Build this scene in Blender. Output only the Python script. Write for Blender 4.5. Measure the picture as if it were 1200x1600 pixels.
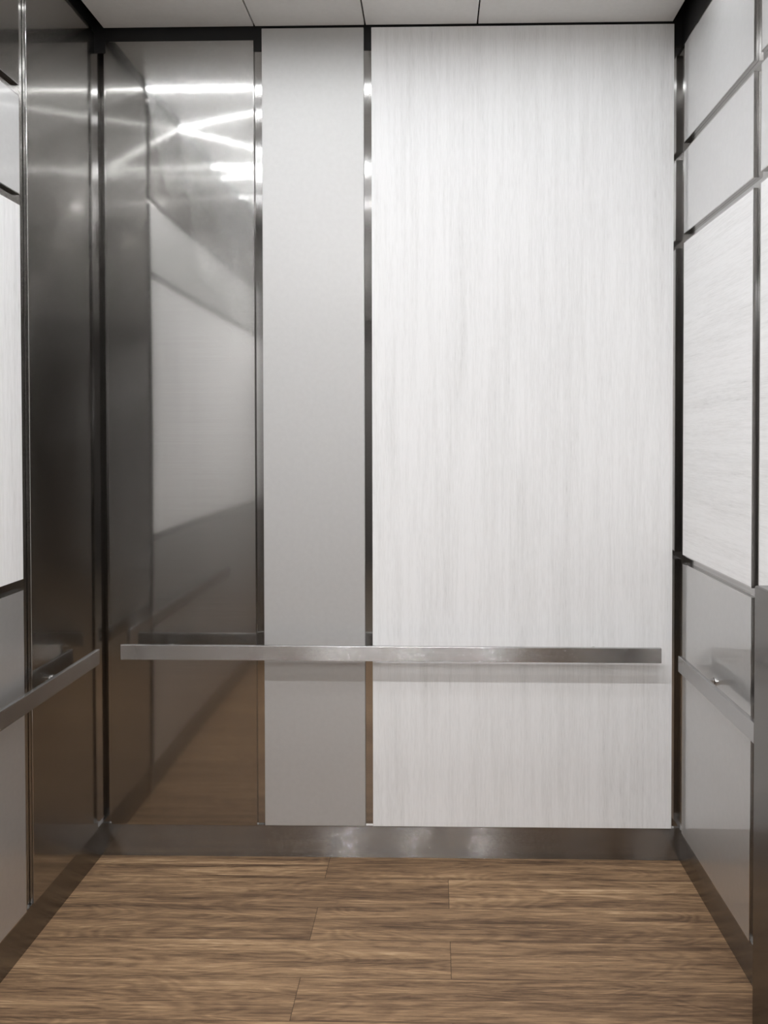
import bpy, bmesh, math, random
from mathutils import Matrix, Vector

scene = bpy.context.scene
for o in list(bpy.data.objects):
    bpy.data.objects.remove(o)
C = scene.collection

# ------------------------------------------------------------------ camera
H = 1.468
YAW, PITCH, ROLL = -0.0193, 0.0161, -0.0014
def _rot(y, p, r):
    cy, sy, cp, sp, cr, sr = math.cos(y), math.sin(y), math.cos(p), math.sin(p), math.cos(r), math.sin(r)
    Ry = Matrix(((cy, 0, -sy), (0, 1, 0), (sy, 0, cy)))
    Rp = Matrix(((1, 0, 0), (0, cp, -sp), (0, sp, cp)))
    Rr = Matrix(((cr, -sr, 0), (sr, cr, 0), (0, 0, 1)))
    return Rr @ Rp @ Ry
_R = _rot(YAW, PITCH, ROLL)
def _w(r): return Vector((r[0], r[2], -r[1]))
right, down, fwd = _w(_R[0]), _w(_R[1]), _w(_R[2])
cam_data = bpy.data.cameras.new('camera')
cam_data.sensor_fit = 'VERTICAL'
cam_data.sensor_height = 36.0
cam_data.lens = 27.0
cam_data.shift_x = (600 - 655.25) / 1600
cam_data.shift_y = (702.19 - 800) / 1600
cam_data.clip_start = 0.02
cam = bpy.data.objects.new('camera', cam_data)
C.objects.link(cam)
m = Matrix.Identity(4)
for i in range(3):
    m[i][0], m[i][1], m[i][2] = right[i], -down[i], -fwd[i]
m[2][3] = H
cam.matrix_world = m
scene.camera = cam

# ------------------------------------------------------------------ world, light levels, exposure
LED_POWER = 60.0        # linear ceiling lights
SPOT_POWER = 1300.0       # three small downlights
LOBBY_POWER = 7.0       # lobby ceiling panel
EXPOSURE = -0.10
wd = bpy.data.worlds.new('world')
scene.world = wd
wd.use_nodes = True
wd.node_tree.nodes['Background'].inputs[0].default_value = (0.8, 0.85, 0.9, 1)
wd.node_tree.nodes['Background'].inputs[1].default_value = 0.05
scene.view_settings.view_transform = 'Standard'
scene.view_settings.look = 'None'
scene.view_settings.exposure = EXPOSURE
scene.view_settings.gamma = 1.0
scene.view_settings.use_curve_mapping = False
try:
    scene.cycles.use_denoising = True
    scene.cycles.denoiser = 'OPENIMAGEDENOISE'
    scene.cycles.max_bounces = 14
    scene.cycles.glossy_bounces = 10
    scene.cycles.diffuse_bounces = 6
    scene.cycles.sample_clamp_indirect = 6.0
except Exception:
    pass

# ------------------------------------------------------------------ materials
def new_mat(name):
    mt = bpy.data.materials.new(name)
    mt.use_nodes = True
    nt = mt.node_tree
    return mt, nt, nt.nodes['Principled BSDF']

def node(nt, kind, **kw):
    n = nt.nodes.new(kind)
    for k, v in kw.items():
        setattr(n, k, v)
    return n

def link(nt, a, b): nt.links.new(a, b)

def ramp(nt, fac, stops):
    r = node(nt, 'ShaderNodeValToRGB')
    while len(r.color_ramp.elements) < len(stops):
        r.color_ramp.elements.new(0.5)
    for e, (p, c) in zip(r.color_ramp.elements, stops):
        e.position = p
        e.color = (*c, 1) if len(c) == 3 else c
    link(nt, fac, r.inputs[0])
    return r.outputs[0]

def coords(nt, scale):
    g = node(nt, 'ShaderNodeNewGeometry')
    mp = node(nt, 'ShaderNodeMapping')
    mp.inputs['Scale'].default_value = scale
    link(nt, g.outputs['Position'], mp.inputs['Vector'])
    return mp.outputs[0]

def noise(nt, vec, scale=1.0, detail=4, rough=0.55, dist=0.0):
    n = node(nt, 'ShaderNodeTexNoise')
    n.inputs['Scale'].default_value = scale
    n.inputs['Detail'].default_value = detail
    n.inputs['Roughness'].default_value = rough
    n.inputs['Distortion'].default_value = dist
    link(nt, vec, n.inputs['Vector'])
    return n.outputs[0]

def math_(nt, op, a, b=None, c=None):
    n = node(nt, 'ShaderNodeMath', operation=op)
    for i, v in enumerate((a, b, c)):
        if v is None: continue
        if isinstance(v, (int, float)): n.inputs[i].default_value = v
        else: link(nt, v, n.inputs[i])
    return n.outputs[0]

def mixc(nt, fac, a, b, mode='MIX'):
    n = node(nt, 'ShaderNodeMix', data_type='RGBA', blend_type=mode)
    for s, v in ((0, fac), (6, a), (7, b)):
        if isinstance(v, (int, float)): n.inputs[s].default_value = v
        elif isinstance(v, tuple): n.inputs[s].default_value = (*v, 1)
        else: link(nt, v, n.inputs[s])
    return n.outputs[2]

def steel(name, base, rough, tilt=0.0, power=2.0, brush=(2.0, 2.0, 900.0), wobble=0.0):
    """Horizontally brushed steel: the fine grooves tilt the surface up and down only (largest tilt in degrees)."""
    mt, nt, p = new_mat(name)
    p.inputs['Metallic'].default_value = 1.0
    n = noise(nt, coords(nt, brush), 1.0, 3, 0.6)
    c0 = tuple(x * 0.95 for x in base); c1 = tuple(min(1, x * 1.05) for x in base)
    link(nt, ramp(nt, n, [(0.3, c0), (0.7, c1)]), p.inputs['Base Color'])
    p.inputs['Roughness'].default_value = rough
    nrm = None
    if wobble:
        w = noise(nt, coords(nt, (1.6, 1.6, 1.1)), 1.0, 1, 0.4)
        b2 = node(nt, 'ShaderNodeBump')
        b2.inputs['Strength'].default_value = 1.0
        b2.inputs['Distance'].default_value = wobble
        link(nt, w, b2.inputs['Height'])
        nrm = b2.outputs[0]
    if tilt:
        if nrm is None:
            nrm = node(nt, 'ShaderNodeNewGeometry').outputs['Normal']
        wn = node(nt, 'ShaderNodeTexWhiteNoise', noise_dimensions='3D')
        link(nt, coords(nt, (7131.0, 6977.0, 8009.0)), wn.inputs['Vector'])
        u = math_(nt, 'MULTIPLY_ADD', wn.outputs['Value'], 2.0, -1.0)
        k = math_(nt, 'MULTIPLY', math_(nt, 'SIGN', u), math_(nt, 'POWER', math_(nt, 'ABSOLUTE', u), power))
        t = math_(nt, 'TANGENT', math_(nt, 'MULTIPLY', k, math.radians(tilt)))
        c = node(nt, 'ShaderNodeCombineXYZ'); link(nt, t, c.inputs[2])
        ad = node(nt, 'ShaderNodeVectorMath', operation='ADD'); link(nt, nrm, ad.inputs[0]); link(nt, c.outputs[0], ad.inputs[1])
        nm = node(nt, 'ShaderNodeVectorMath', operation='NORMALIZE'); link(nt, ad.outputs[0], nm.inputs[0])
        nrm = nm.outputs[0]
    if nrm is not None:
        link(nt, nrm, p.inputs['Normal'])
    return mt

M = {}
M['steel_panel'] = steel('brushed_steel_panel', (0.45, 0.44, 0.425), 0.065, 17, 5.0, wobble=0.0025)
M['shell'] = steel('polished_steel_shell', (0.46, 0.45, 0.44), 0.10)
M['kick'] = steel('brushed_steel_kickplate', (0.28, 0.268, 0.255), 0.13, 47, 2.5)
M['rail'] = steel('satin_steel_rail', (0.50, 0.495, 0.49), 0.17, 44, 2.3)
M['dark_steel'] = steel('dark_brushed_steel', (0.20, 0.19, 0.18), 0.12, 30, 3.0)
M['bracket'] = steel('steel_bracket', (0.62, 0.61, 0.60), 0.15)

def plain(name, col, rough, spec=0.5, coat=0.0, coat_rough=0.03, fleck=0.02, metal=0.0, coat_ior=1.5):
    mt, nt, p = new_mat(name)
    n = noise(nt, coords(nt, (60, 60, 60)), 1.0, 3)
    c0 = tuple(x * (1 - fleck) for x in col); c1 = tuple(min(1, x * (1 + fleck)) for x in col)
    link(nt, ramp(nt, n, [(0.3, c0), (0.7, c1)]), p.inputs['Base Color'])
    p.inputs['Roughness'].default_value = rough
    p.inputs['Specular IOR Level'].default_value = spec
    p.inputs['Coat Weight'].default_value = coat
    p.inputs['Metallic'].default_value = metal
    p.inputs['Coat IOR'].default_value = coat_ior
    p.inputs['Coat Roughness'].default_value = coat_rough
    return mt
M['grey_gloss'] = plain('grey_gloss_laminate', (0.54, 0.535, 0.525), 0.42, 0.5, coat=1.0, coat_rough=0.01, metal=0.7, coat_ior=1.7)
M['grey_satin'] = plain('grey_satin_laminate', (0.56, 0.555, 0.545), 0.55, 0.5, metal=0.5)
M['pale_gloss'] = plain('pale_grey_gloss_laminate', (0.72, 0.72, 0.72), 0.4, 0.5, coat=1.0, metal=0.3, coat_ior=2.0)
M['ceiling'] = plain('ceiling_panel_paint', (0.72, 0.715, 0.70), 0.35, 0.4)
M['black'] = plain('black_trim', (0.012, 0.012, 0.012), 0.5, 0.3)
M['dark_ceiling'] = plain('dark_plenum', (0.03, 0.03, 0.03), 0.6, 0.2)
M['lobby_wall'] = plain('lobby_wall_paint', (0.16, 0.15, 0.14), 0.6, 0.3)
M['lobby_ceiling'] = plain('lobby_ceiling_paint', (0.6, 0.58, 0.55), 0.7, 0.3)
M['lobby_floor'] = plain('lobby_floor_stone', (0.16, 0.13, 0.10), 0.35, 0.4, fleck=0.15)
M['white_edge'] = plain('white_laminate_edge', (0.82, 0.82, 0.81), 0.35)

def laminate(name, vertical=True):
    mt, nt, p = new_mat(name)
    def sc(a, b):                       # a across the grain, b along it
        return (a, a, b) if vertical else (a, b, a)
    def sc_(a, b): return (a, a, b) if vertical else (b, b, a)
    fine = noise(nt, coords(nt, sc_(520, 22)), 1.0, 4, 0.6)
    mid = noise(nt, coords(nt, sc_(110, 4.0)), 1.0, 5, 0.6, 0.4)
    broad = noise(nt, coords(nt, sc_(13, 0.9)), 1.0, 3, 0.5, 0.3)
    f = math_(nt, 'MULTIPLY_ADD', fine, 0.45, math_(nt, 'MULTIPLY_ADD', mid, 0.35, math_(nt, 'MULTIPLY', broad, 0.3)))
    col = ramp(nt, f, [(0.34, (0.59, 0.59, 0.585)), (0.45, (0.785, 0.785, 0.78)), (0.60, (0.87, 0.87, 0.87)), (0.8, (0.90, 0.90, 0.90))])
    link(nt, col, p.inputs['Base Color'])
    p.inputs['Roughness'].default_value = 0.6
    p.inputs['Specular IOR Level'].default_value = 0.3
    b = node(nt, 'ShaderNodeBump')
    b.inputs['Strength'].default_value = 0.15
    b.inputs['Distance'].default_value = 0.0005
    link(nt, fine, b.inputs['Height'])
    link(nt, b.outputs[0], p.inputs['Normal'])
    return mt
M['laminate_v'] = laminate('white_woodgrain_vertical', True)
M['laminate_h'] = laminate('white_woodgrain_horizontal', False)

def plank_floor():
    mt, nt, p = new_mat('wood_plank_vinyl')
    g = node(nt, 'ShaderNodeNewGeometry')
    s = node(nt, 'ShaderNodeSeparateXYZ'); link(nt, g.outputs['Position'], s.inputs[0])
    X, Y = s.outputs[0], s.outputs[1]
    W = 0.156; L = 1.22
    yy = math_(nt, 'DIVIDE', math_(nt, 'SUBTRACT', Y, 2.525 - 20 * W), W)
    row = math_(nt, 'FLOOR', yy); fy = math_(nt, 'FRACT', yy)
    par = math_(nt, 'FLOORED_MODULO', row, 2.0)         # 20 -> even: joint at -0.365
    off = math_(nt, 'MULTIPLY_ADD', par, 0.41, -0.365 - 10 * L)
    xx = math_(nt, 'DIVIDE', math_(nt, 'SUBTRACT', X, off), L)
    colm = math_(nt, 'FLOOR', xx); fx = math_(nt, 'FRACT', xx)
    cmb = node(nt, 'ShaderNodeCombineXYZ'); link(nt, row, cmb.inputs[0]); link(nt, colm, cmb.inputs[1])
    wn = node(nt, 'ShaderNodeTexWhiteNoise', noise_dimensions='3D'); link(nt, cmb.outputs[0], wn.inputs['Vector'])
    rnd = wn.outputs['Value']
    # grain coordinates, shifted per plank
    gx = math_(nt, 'MULTIPLY_ADD', rnd, 7.0, X)
    gy = math_(nt, 'MULTIPLY_ADD', rnd, 3.0, Y)
    def vec(sx, sy):
        c = node(nt, 'ShaderNodeCombineXYZ')
        link(nt, math_(nt, 'MULTIPLY', gx, sx), c.inputs[0]); link(nt, math_(nt, 'MULTIPLY', gy, sy), c.inputs[1])
        link(nt, math_(nt, 'MULTIPLY', rnd, 9.0), c.inputs[2])
        return c.outputs[0]
    broad = noise(nt, vec(1.3, 26), 1.0, 4, 0.6, 0.6)
    mid = noise(nt, vec(4.5, 95), 1.0, 7, 0.72, 1.6)
    fine = noise(nt, vec(22, 520), 1.0, 5, 0.7, 0.8)
    # cathedral rings
    ring_src = noise(nt, vec(1.7, 9), 1.0, 2, 0.4, 0.8)
    ring = math_(nt, 'SINE', math_(nt, 'MULTIPLY', ring_src, 95.0))
    ring = math_(nt, 'MULTIPLY_ADD', ring, 0.5, 0.5)
    f = math_(nt, 'MULTIPLY', broad, 0.42)
    f = math_(nt, 'MULTIPLY_ADD', mid, 0.42, f)
    f = math_(nt, 'MULTIPLY_ADD', fine, 0.20, f)
    f = math_(nt, 'MULTIPLY_ADD', ring, 0.035, f)
    f = math_(nt, 'MULTIPLY_ADD', rnd, 0.035, math_(nt, 'ADD', f, -0.072))
    col = ramp(nt, f, [(0.37, (0.075, 0.045, 0.027)), (0.44, (0.160, 0.098, 0.056)), (0.50, (0.255, 0.160, 0.090)),
                       (0.56, (0.37, 0.240, 0.135)), (0.65, (0.60, 0.43, 0.265))])
    # joints
    ey = math_(nt, 'MINIMUM', fy, math_(nt, 'SUBTRACT', 1.0, fy))
    ex = math_(nt, 'MINIMUM', fx, math_(nt, 'SUBTRACT', 1.0, fx))
    jy = math_(nt, 'LESS_THAN', ey, 0.0065)
    jx = math_(nt, 'LESS_THAN', ex, 0.0009)
    j = math_(nt, 'MAXIMUM', jy, jx)
    col = mixc(nt, math_(nt, 'MULTIPLY', j, 0.7), col, (0.03, 0.018, 0.01))
    link(nt, col, p.inputs['Base Color'])
    p.inputs['Roughness'].default_value = 0.5
    p.inputs['Specular IOR Level'].default_value = 0.2
    b = node(nt, 'ShaderNodeBump')
    b.inputs['Strength'].default_value = 0.25
    b.inputs['Distance'].default_value = 0.001
    link(nt, math_(nt, 'MULTIPLY_ADD', j, -1.0, mid), b.inputs['Height'])
    link(nt, b.outputs[0], p.inputs['Normal'])
    return mt
M['planks'] = plank_floor()

def emit(name, col, power):
    mt, nt, p = new_mat(name)
    nt.nodes.remove(p)
    e = node(nt, 'ShaderNodeEmission')
    e.inputs[0].default_value = (*col, 1); e.inputs[1].default_value = power
    link(nt, e.outputs[0], nt.nodes['Material Output'].inputs[0])
    return mt
M['led'] = emit('led_diffuser', (0.95, 0.975, 1.0), LED_POWER)
M['spot'] = emit('downlight_lens', (0.99, 0.985, 1.0), SPOT_POWER)
M['lobby_light'] = emit('lobby_light_panel', (0.98, 0.985, 1.0), LOBBY_POWER)

# ------------------------------------------------------------------ mesh helpers
def add_box(bm, x0, x1, y0, y1, z0, z1):
    x0, x1 = sorted((x0, x1)); y0, y1 = sorted((y0, y1)); z0, z1 = sorted((z0, z1))
    vs = [bm.verts.new((x, y, z)) for z in (z0, z1) for y in (y0, y1) for x in (x0, x1)]
    for f in ((0, 2, 3, 1), (4, 5, 7, 6), (0, 1, 5, 4), (2, 6, 7, 3), (0, 4, 6, 2), (1, 3, 7, 5)):
        bm.faces.new([vs[i] for i in f])
    return vs

def add_cyl(bm, p0, p1, r, n=20):
    p0, p1 = Vector(p0), Vector(p1)
    d = (p1 - p0).normalized()
    u = d.orthogonal().normalized(); v = d.cross(u)
    a = [bm.verts.new(p0 + r * (math.cos(t) * u + math.sin(t) * v)) for t in [2 * math.pi * i / n for i in range(n)]]
    b = [bm.verts.new(p1 + r * (math.cos(t) * u + math.sin(t) * v)) for t in [2 * math.pi * i / n for i in range(n)]]
    bm.faces.new(list(reversed(a))); bm.faces.new(b)
    for i in range(n):
        bm.faces.new((a[i], a[(i + 1) % n], b[(i + 1) % n], b[i]))

def obj(name, bm, mat, parent=None, bevel=0.0, smooth=False, origin=None):
    if bevel:
        bmesh.ops.bevel(bm, geom=list(bm.edges), offset=bevel, segments=2, profile=0.5, affect='EDGES')
    bmesh.ops.recalc_face_normals(bm, faces=bm.faces)
    if origin is None and parent is None:
        xs = [v.co for v in bm.verts]
        origin = Vector(((min(c.x for c in xs) + max(c.x for c in xs)) / 2, (min(c.y for c in xs) + max(c.y for c in xs)) / 2, min(c.z for c in xs)))
    if parent is not None:
        origin = parent.location
    origin = Vector(origin)
    bmesh.ops.translate(bm, verts=bm.verts, vec=-origin)
    me = bpy.data.meshes.new(name)
    bm.to_mesh(me); bm.free()
    me.materials.append(mat)
    if smooth:
        for f in me.polygons: f.use_smooth = True
    o = bpy.data.objects.new(name, me)
    C.objects.link(o)
    if parent is None: o.location = origin
    else: o.parent = parent
    return o

def tag(o, label, cat, group=None):
    o['label'] = label; o['category'] = cat
    if group: o['group'] = group
    o['kind'] = 'thing'
    return o

def struct(name, boxes, mat, bevel=0.0):
    bm = bmesh.new()
    for b in boxes: add_box(bm, *b)
    o = obj(name, bm, mat, bevel=bevel)
    o['kind'] = 'structure'
    return o

def thing(name, loc, label, cat, group=None):
    o = bpy.data.objects.new(name, None)
    o.empty_display_size = 0.1
    C.objects.link(o); o.location = loc
    return tag(o, label, cat, group)

def part(name, parent, boxes, mat, bevel=0.0):
    bm = bmesh.new()
    for b in boxes: add_box(bm, *b)
    return obj(name, bm, mat, parent, bevel)

# ------------------------------------------------------------------ dimensions
T = 0.012                       # panel thickness
XL, XR = -1.1638, 0.8425        # faces of the side-wall panels
YB = 2.650                      # face of the back-wall panels
YF = 0.20                       # cab front wall (inner face)
ZP = 2.872                      # top of the back panels
ZB = 0.1125                     # bottom of the panels
ZC = 2.879                      # ceiling underside
ZH = 2.95
DOOR = (-0.78, 0.46, 2.25)      # cab opening x0, x1, head height
SL, SR, SB = XL - T, XR + T, YB + T     # shell planes

# ------------------------------------------------------------------ room shell
struct('floor', [(SL - 0.05, SR + 0.05, YF - 0.05, SB + 0.05, -0.04, 0.0)], M['planks'])
struct('wall_back', [(SL - 0.04, SR + 0.04, SB, SB + 0.04, 0.0, ZH)], M['shell'])
struct('wall_left', [(SL - 0.04, SL, YF - 0.05, SB, 0.0, ZH)], M['shell'])
struct('wall_right', [(SR, SR + 0.04, YF - 0.05, SB, 0.0, ZH)], M['shell'])
struct('wall_front', [(SL, DOOR[0], YF - 0.05, YF, 0.0, ZH), (DOOR[1], SR, YF - 0.05, YF, 0.0, ZH),
                      (DOOR[0], DOOR[1], YF - 0.05, YF, DOOR[2], ZH)], M['steel_panel'])
struct('ceiling', [(SL - 0.04, SR + 0.04, YF - 0.05, SB + 0.04, ZH, ZH + 0.04)], M['dark_ceiling'])
BK = 0.006
struct('baseboard_back', [(SL + BK, SR - BK, SB - BK - 0.001, SB, 0.0, ZB)], M['kick'])
struct('baseboard_left', [(SL, SL + BK + 0.001, YF, SB, 0.0, ZB)], M['kick'])
struct('baseboard_right', [(SR - BK - 0.001, SR, YF, SB, 0.0, ZB)], M['kick'])
# black strip along the top of the walls, behind the panels
struct('trim_1', [(SL, SR, SB - 0.004, SB, 2.80, ZH)], M['black'])
struct('trim_2', [(SL, SL + 0.004, YF, SB - 0.004, 2.868, ZH)], M['black'])
struct('trim_3', [(SR - 0.004, SR, YF, SB - 0.004, 2.80, ZH)], M['black'])

# ------------------------------------------------------------------ lobby outside the door opening
LX0, LX1, LY0, LZ = -2.6, 2.4, -3.2, 2.75
struct('floor_lobby', [(LX0, LX1, LY0, YF - 0.05, -0.04, -0.001)], M['lobby_floor'])
struct('wall_lobby_far', [(LX0, LX1, LY0 - 0.05, LY0, 0, LZ)], M['lobby_wall'])
struct('wall_lobby_left', [(LX0 - 0.05, LX0, LY0, YF - 0.09, 0, LZ)], M['lobby_wall'])
struct('wall_lobby_right', [(LX1, LX1 + 0.05, LY0, YF - 0.09, 0, LZ)], M['lobby_wall'])
struct('wall_lobby_near', [(LX0, DOOR[0], YF - 0.09, YF - 0.051, 0, LZ), (DOOR[1], LX1, YF - 0.09, YF - 0.051, 0, LZ),
                           (DOOR[0], DOOR[1], YF - 0.09, YF - 0.051, DOOR[2], LZ)], M['lobby_wall'])
struct('ceiling_lobby', [(LX0, LX1, LY0, YF - 0.05, LZ, LZ + 0.04)], M['lobby_ceiling'])

# ------------------------------------------------------------------ ceiling panels
seams = [-1.1404, -0.6163, -0.2353, 0.1493, 0.8149]
cl = ['ceiling panel above the tall brushed steel panel, leftmost of the four',
      'narrow ceiling panel above the grey back panel, second from the left',
      'ceiling panel above the white woodgrain panel, third from the left',
      'wide ceiling panel reaching the right corner, rightmost of the four']
for i in range(4):
    bm = bmesh.new()
    add_box(bm, seams[i] + 0.0025, seams[i + 1] - 0.0025, YF + 0.05, YB - 0.001, ZC, ZC + 0.018)
    tag(obj('ceiling_panel', bm, M['ceiling'], bevel=0.001), 'pale grey ' + cl[i], 'ceiling panel')

# ------------------------------------------------------------------ wall panels
def panel(name, face, a0, a1, z0, z1, mat, label, trim=None, trim_mat=None):
    """face: 'back' (a = x) or 'left'/'right' (a = y)."""
    bm = bmesh.new()
    e = 0.003 if trim else 0.0
    tb = 0.0
    def box(b0, b1, c0, c1):
        if face == 'back': return (b0, b1, YB, SB - 0.0005, c0, c1)
        if face == 'left': return (SL + 0.0005, XL, b0, b1, c0, c1)
        return (XR, SR - 0.0005, b0, b1, c0, c1)
    if trim:
        root_loc = {'back': ((a0 + a1) / 2, SB, z0), 'left': (SL, (a0 + a1) / 2, z0), 'right': (SR, (a0 + a1) / 2, z0)}[face]
        root = thing(name, root_loc, label, 'wall panel')
        part('board', root, [box(a0 + e, a1 - e, z0 + e, z1 - e)], mat, 0.0006)
        part('edge_trim', root, [box(a0, a0 + e, z0, z1), box(a1 - e, a1, z0, z1),
                                 box(a0 + e, a1 - e, z0, z0 + e), box(a0 + e, a1 - e, z1 - e, z1)], trim_mat or M['bracket'])
        return root
    add_box(bm, *box(a0, a1, z0, z1))
    return tag(obj(name, bm, mat, bevel=0.0012), label, 'wall panel')

# back wall
panel('steel_wall_panel', 'back', -1.1329, -0.6195, ZB, 2.8325, M['steel_panel'],
      'tall brushed steel panel on the back wall, left of the grey panel')
panel('grey_wall_panel', 'back', -0.5915, -0.2407, ZB, ZP, M['grey_satin'],
      'tall narrow plain grey panel on the back wall, between the steel and white panels')
panel('woodgrain_wall_panel', 'back', -0.2141, 0.8183, ZB, ZP, M['laminate_v'],
      'wide white woodgrain panel on the back wall, the largest panel')

Z_A1, Z_A2, Z_B1, Z_B2, Z_C1, Z_C2 = 2.4566, 2.4292, 2.1506, 2.1238, 1.0647, 1.0393
# right wall columns: (far y, near y)
rcols = [(2.620, 2.052, 'beside the back corner'), (2.008, 1.44, 'at the right edge of the photo'), (1.40, 0.84, 'nearest the cab door')]
for k, (yf, yn, where) in enumerate(rcols):
    panel('pale_wall_panel', 'right', yn, yf, Z_A1, 2.79, M['pale_gloss'], 'pale grey top panel on the right wall, ' + where, True)
    panel('pale_wall_panel', 'right', yn, yf, Z_B1, Z_A2, M['pale_gloss'], 'pale grey second-highest panel on the right wall, ' + where, True)
    panel('woodgrain_wall_panel', 'right', yn, yf, Z_C1, Z_B2, M['laminate_h'], 'white woodgrain panel on the right wall, ' + where, True)
    panel('grey_wall_panel', 'right', yn, yf, ZB, Z_C2, M['grey_gloss'], 'glossy grey bottom panel on the right wall, ' + where, True)
# left wall
panel('steel_wall_panel', 'left', 2.188, 2.615, ZB, 2.862, M['steel_panel'], 'tall dark brushed steel panel on the left wall beside the back corner')
lcols = [(2.150, 0.25, 'at the left edge of the photo')]
for k, (yf, yn, where) in enumerate(lcols):
    panel('steel_wall_panel', 'left', yn, yf, Z_A1, 2.866, M['steel_panel'], 'short brushed steel top panel on the left wall, ' + where, True)
    panel('pale_wall_panel', 'left', yn, yf, Z_B1, Z_A2, M['pale_gloss'], 'pale grey second-highest panel on the left wall, ' + where, True)
    panel('woodgrain_wall_panel', 'left', yn, yf, Z_C1, Z_B2, M['laminate_v'], 'white woodgrain panel on the left wall, ' + where, True)
    panel('grey_wall_panel', 'left', yn, yf, ZB, Z_C2, M['grey_gloss'], 'glossy grey bottom panel on the left wall, ' + where, True)

# steel pilaster at the right edge
bm = bmesh.new()
add_box(bm, 0.7795, XR - 0.0005, 1.30, 1.884, 0.0, 1.106)
tag(obj('steel_pilaster', bm, M['dark_steel'], bevel=0.006), 'waist-high dark brushed steel pilaster at the right edge beside the right handrail', 'pilaster')

# ------------------------------------------------------------------ handrails
def bar_mesh(L, th=0.013, h=0.0505):
    bm = bmesh.new()
    add_box(bm, -L / 2, L / 2, 0, th, -h, 0)      # front face at local y = 0, top at z = 0
    bmesh.ops.bevel(bm, geom=list(bm.edges), offset=0.0016, segments=2, profile=0.5, affect='EDGES')
    return bm

def handrail(loc, rz, L, reach, spots, tilt, label):
    root = thing('handrail', loc, label, 'handrail')
    root.rotation_euler = (0, tilt, rz)
    def loc_obj(name, bm, mat, par=root):
        bmesh.ops.recalc_face_normals(bm, faces=bm.faces)
        me = bpy.data.meshes.new(name); bm.to_mesh(me); bm.free(); me.materials.append(mat)
        o = bpy.data.objects.new(name, me); C.objects.link(o); o.parent = par
        return o
    loc_obj('bar', bar_mesh(L), M['rail'])
    for s in spots:
        bm = bmesh.new()
        add_box(bm, s - 0.008, s + 0.008, 0.0125, reach - 0.0045, -0.038, -0.024)
        bmesh.ops.bevel(bm, geom=list(bm.edges), offset=0.001, segments=1, affect='EDGES')
        b = loc_obj('bracket', bm, M['bracket'])
        bm = bmesh.new()
        add_cyl(bm, (s, reach - 0.0045, -0.031), (s, reach - 0.0004, -0.031), 0.013, 24)
        loc_obj('mounting_disc', bm, M['bracket'], b)
    return root

RT = 0.7644
handrail(((-1.0617 + 0.7581) / 2, 2.565, RT), 0.0, 0.7581 + 1.0617, 0.085, (-0.77, -0.06, 0.70), 0.0026,
         'long flat brushed steel handrail across the back wall')
handrail((-1.1127, (2.5225 + 1.15) / 2, RT), math.pi / 2, 2.5225 - 1.15, abs(XL + 1.1127), (0.47, -0.10, -0.5), 0.0,
         'flat steel handrail on the left wall, running out of the photo at left')
handrail((0.7828, (2.4715 + 1.886) / 2, RT), -math.pi / 2, 2.4715 - 1.886, XR - 0.7828, (-0.13, 0.2), 0.0,
         'flat steel handrail on the right wall, in front of the glossy grey panel')

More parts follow.
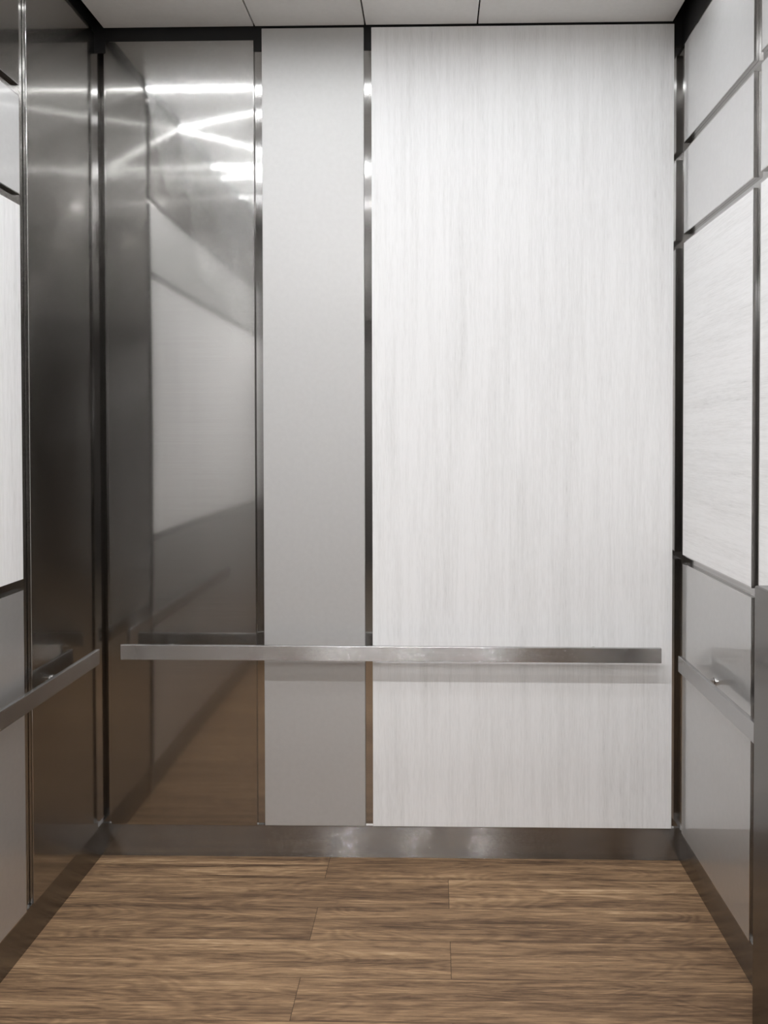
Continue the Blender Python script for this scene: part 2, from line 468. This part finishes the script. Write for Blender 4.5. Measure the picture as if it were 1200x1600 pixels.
# ------------------------------------------------------------------ ceiling lights
def linear_light(x0, y0, x1, y1, w, label):
    d = Vector((x1 - x0, y1 - y0, 0)); L = d.length; d.normalize(); n = Vector((-d.y, d.x, 0))
    root = thing('linear_ceiling_light', ((x0 + x1) / 2, (y0 + y1) / 2, ZC), label, 'ceiling light', 'linear lights in the cab ceiling')
    root.rotation_euler = (0, 0, math.atan2(d.y, d.x))
    fin = 0.08 * w
    def lo(name, boxes, mat):
        bm = bmesh.new()
        for b in boxes: add_box(bm, *b)
        bmesh.ops.recalc_face_normals(bm, faces=bm.faces)
        me = bpy.data.meshes.new(name); bm.to_mesh(me); bm.free(); me.materials.append(mat)
        o = bpy.data.objects.new(name, me); C.objects.link(o); o.parent = root
    lo('diffuser', [(-L / 2, L / 2, -w / 2, w / 2, -0.003, -0.0005)], M['led'])
    lo('housing', [(-L / 2, L / 2, -w / 2 - 0.002, -w / 2, -0.003 - fin, -0.0002), (-L / 2, L / 2, w / 2, w / 2 + 0.002, -0.003 - fin, -0.0002)], M['bracket'])

def Yd(D): return YB - D
for (x0, d0, x1, d1, w, label) in [
    (XL + 0.004, 0.45, XR - 0.004, 0.45, 0.020, 'bright cross-wise light strip, the top bright line mirrored in the steel'),
    (XL + 0.004, 1.36, XR - 0.004, 1.36, 0.020, 'cross-wise light strip mirrored as the thick middle line in the steel'),
    (XL + 0.004, 0.85, -0.30, 0.49, 0.011, 'diagonal light strip from the left wall towards the back wall'),
    (XL + 0.004, 0.86, -0.64, 1.32, 0.012, 'diagonal light strip from the left wall towards the middle strip'),
    (XL + 0.004, 1.54, -0.36, 1.40, 0.012, 'diagonal light strip just beyond the middle strip'),
    (XL + 0.004, 1.86, -0.28, 1.99, 0.010, 'fine diagonal light strip nearer the cab door'),
    ]:
    linear_light(x0, Yd(d0), x1, Yd(d1), w, label)

YS = 0.65
for i, x in enumerate((-0.65, -0.15, 0.377)):
    root = thing('recessed_downlight', (x, YS, ZC), ['left', 'middle', 'right'][i] + ' one of three small downlights near the cab door, streaked in the kickplate', 'ceiling light', 'downlights near the cab door')
    bm = bmesh.new(); add_cyl(bm, (x, YS, ZC - 0.004), (x, YS, ZC - 0.0006), 0.033, 28)
    obj('lens', bm, M['spot'], root)
    bm = bmesh.new()
    n = 32
    rings = [[bm.verts.new((x + r * math.cos(2 * math.pi * k / n), YS + r * math.sin(2 * math.pi * k / n), z)) for k in range(n)]
             for r, z in ((0.034, ZC - 0.0005), (0.034, ZC - 0.006), (0.044, ZC - 0.004), (0.045, ZC - 0.0005))]
    for a in range(3):
        for k in range(n):
            bm.faces.new((rings[a][k], rings[a][(k + 1) % n], rings[a + 1][(k + 1) % n], rings[a + 1][k]))
    obj('trim_ring', bm, M['bracket'], root)

bm = bmesh.new(); add_box(bm, -1.2, 0.9, -2.6, -0.7, LZ - 0.02, LZ - 0.0005)
tag(obj('lobby_ceiling_light', bm, M['lobby_light']), 'square lobby light outside the cab', 'ceiling light')
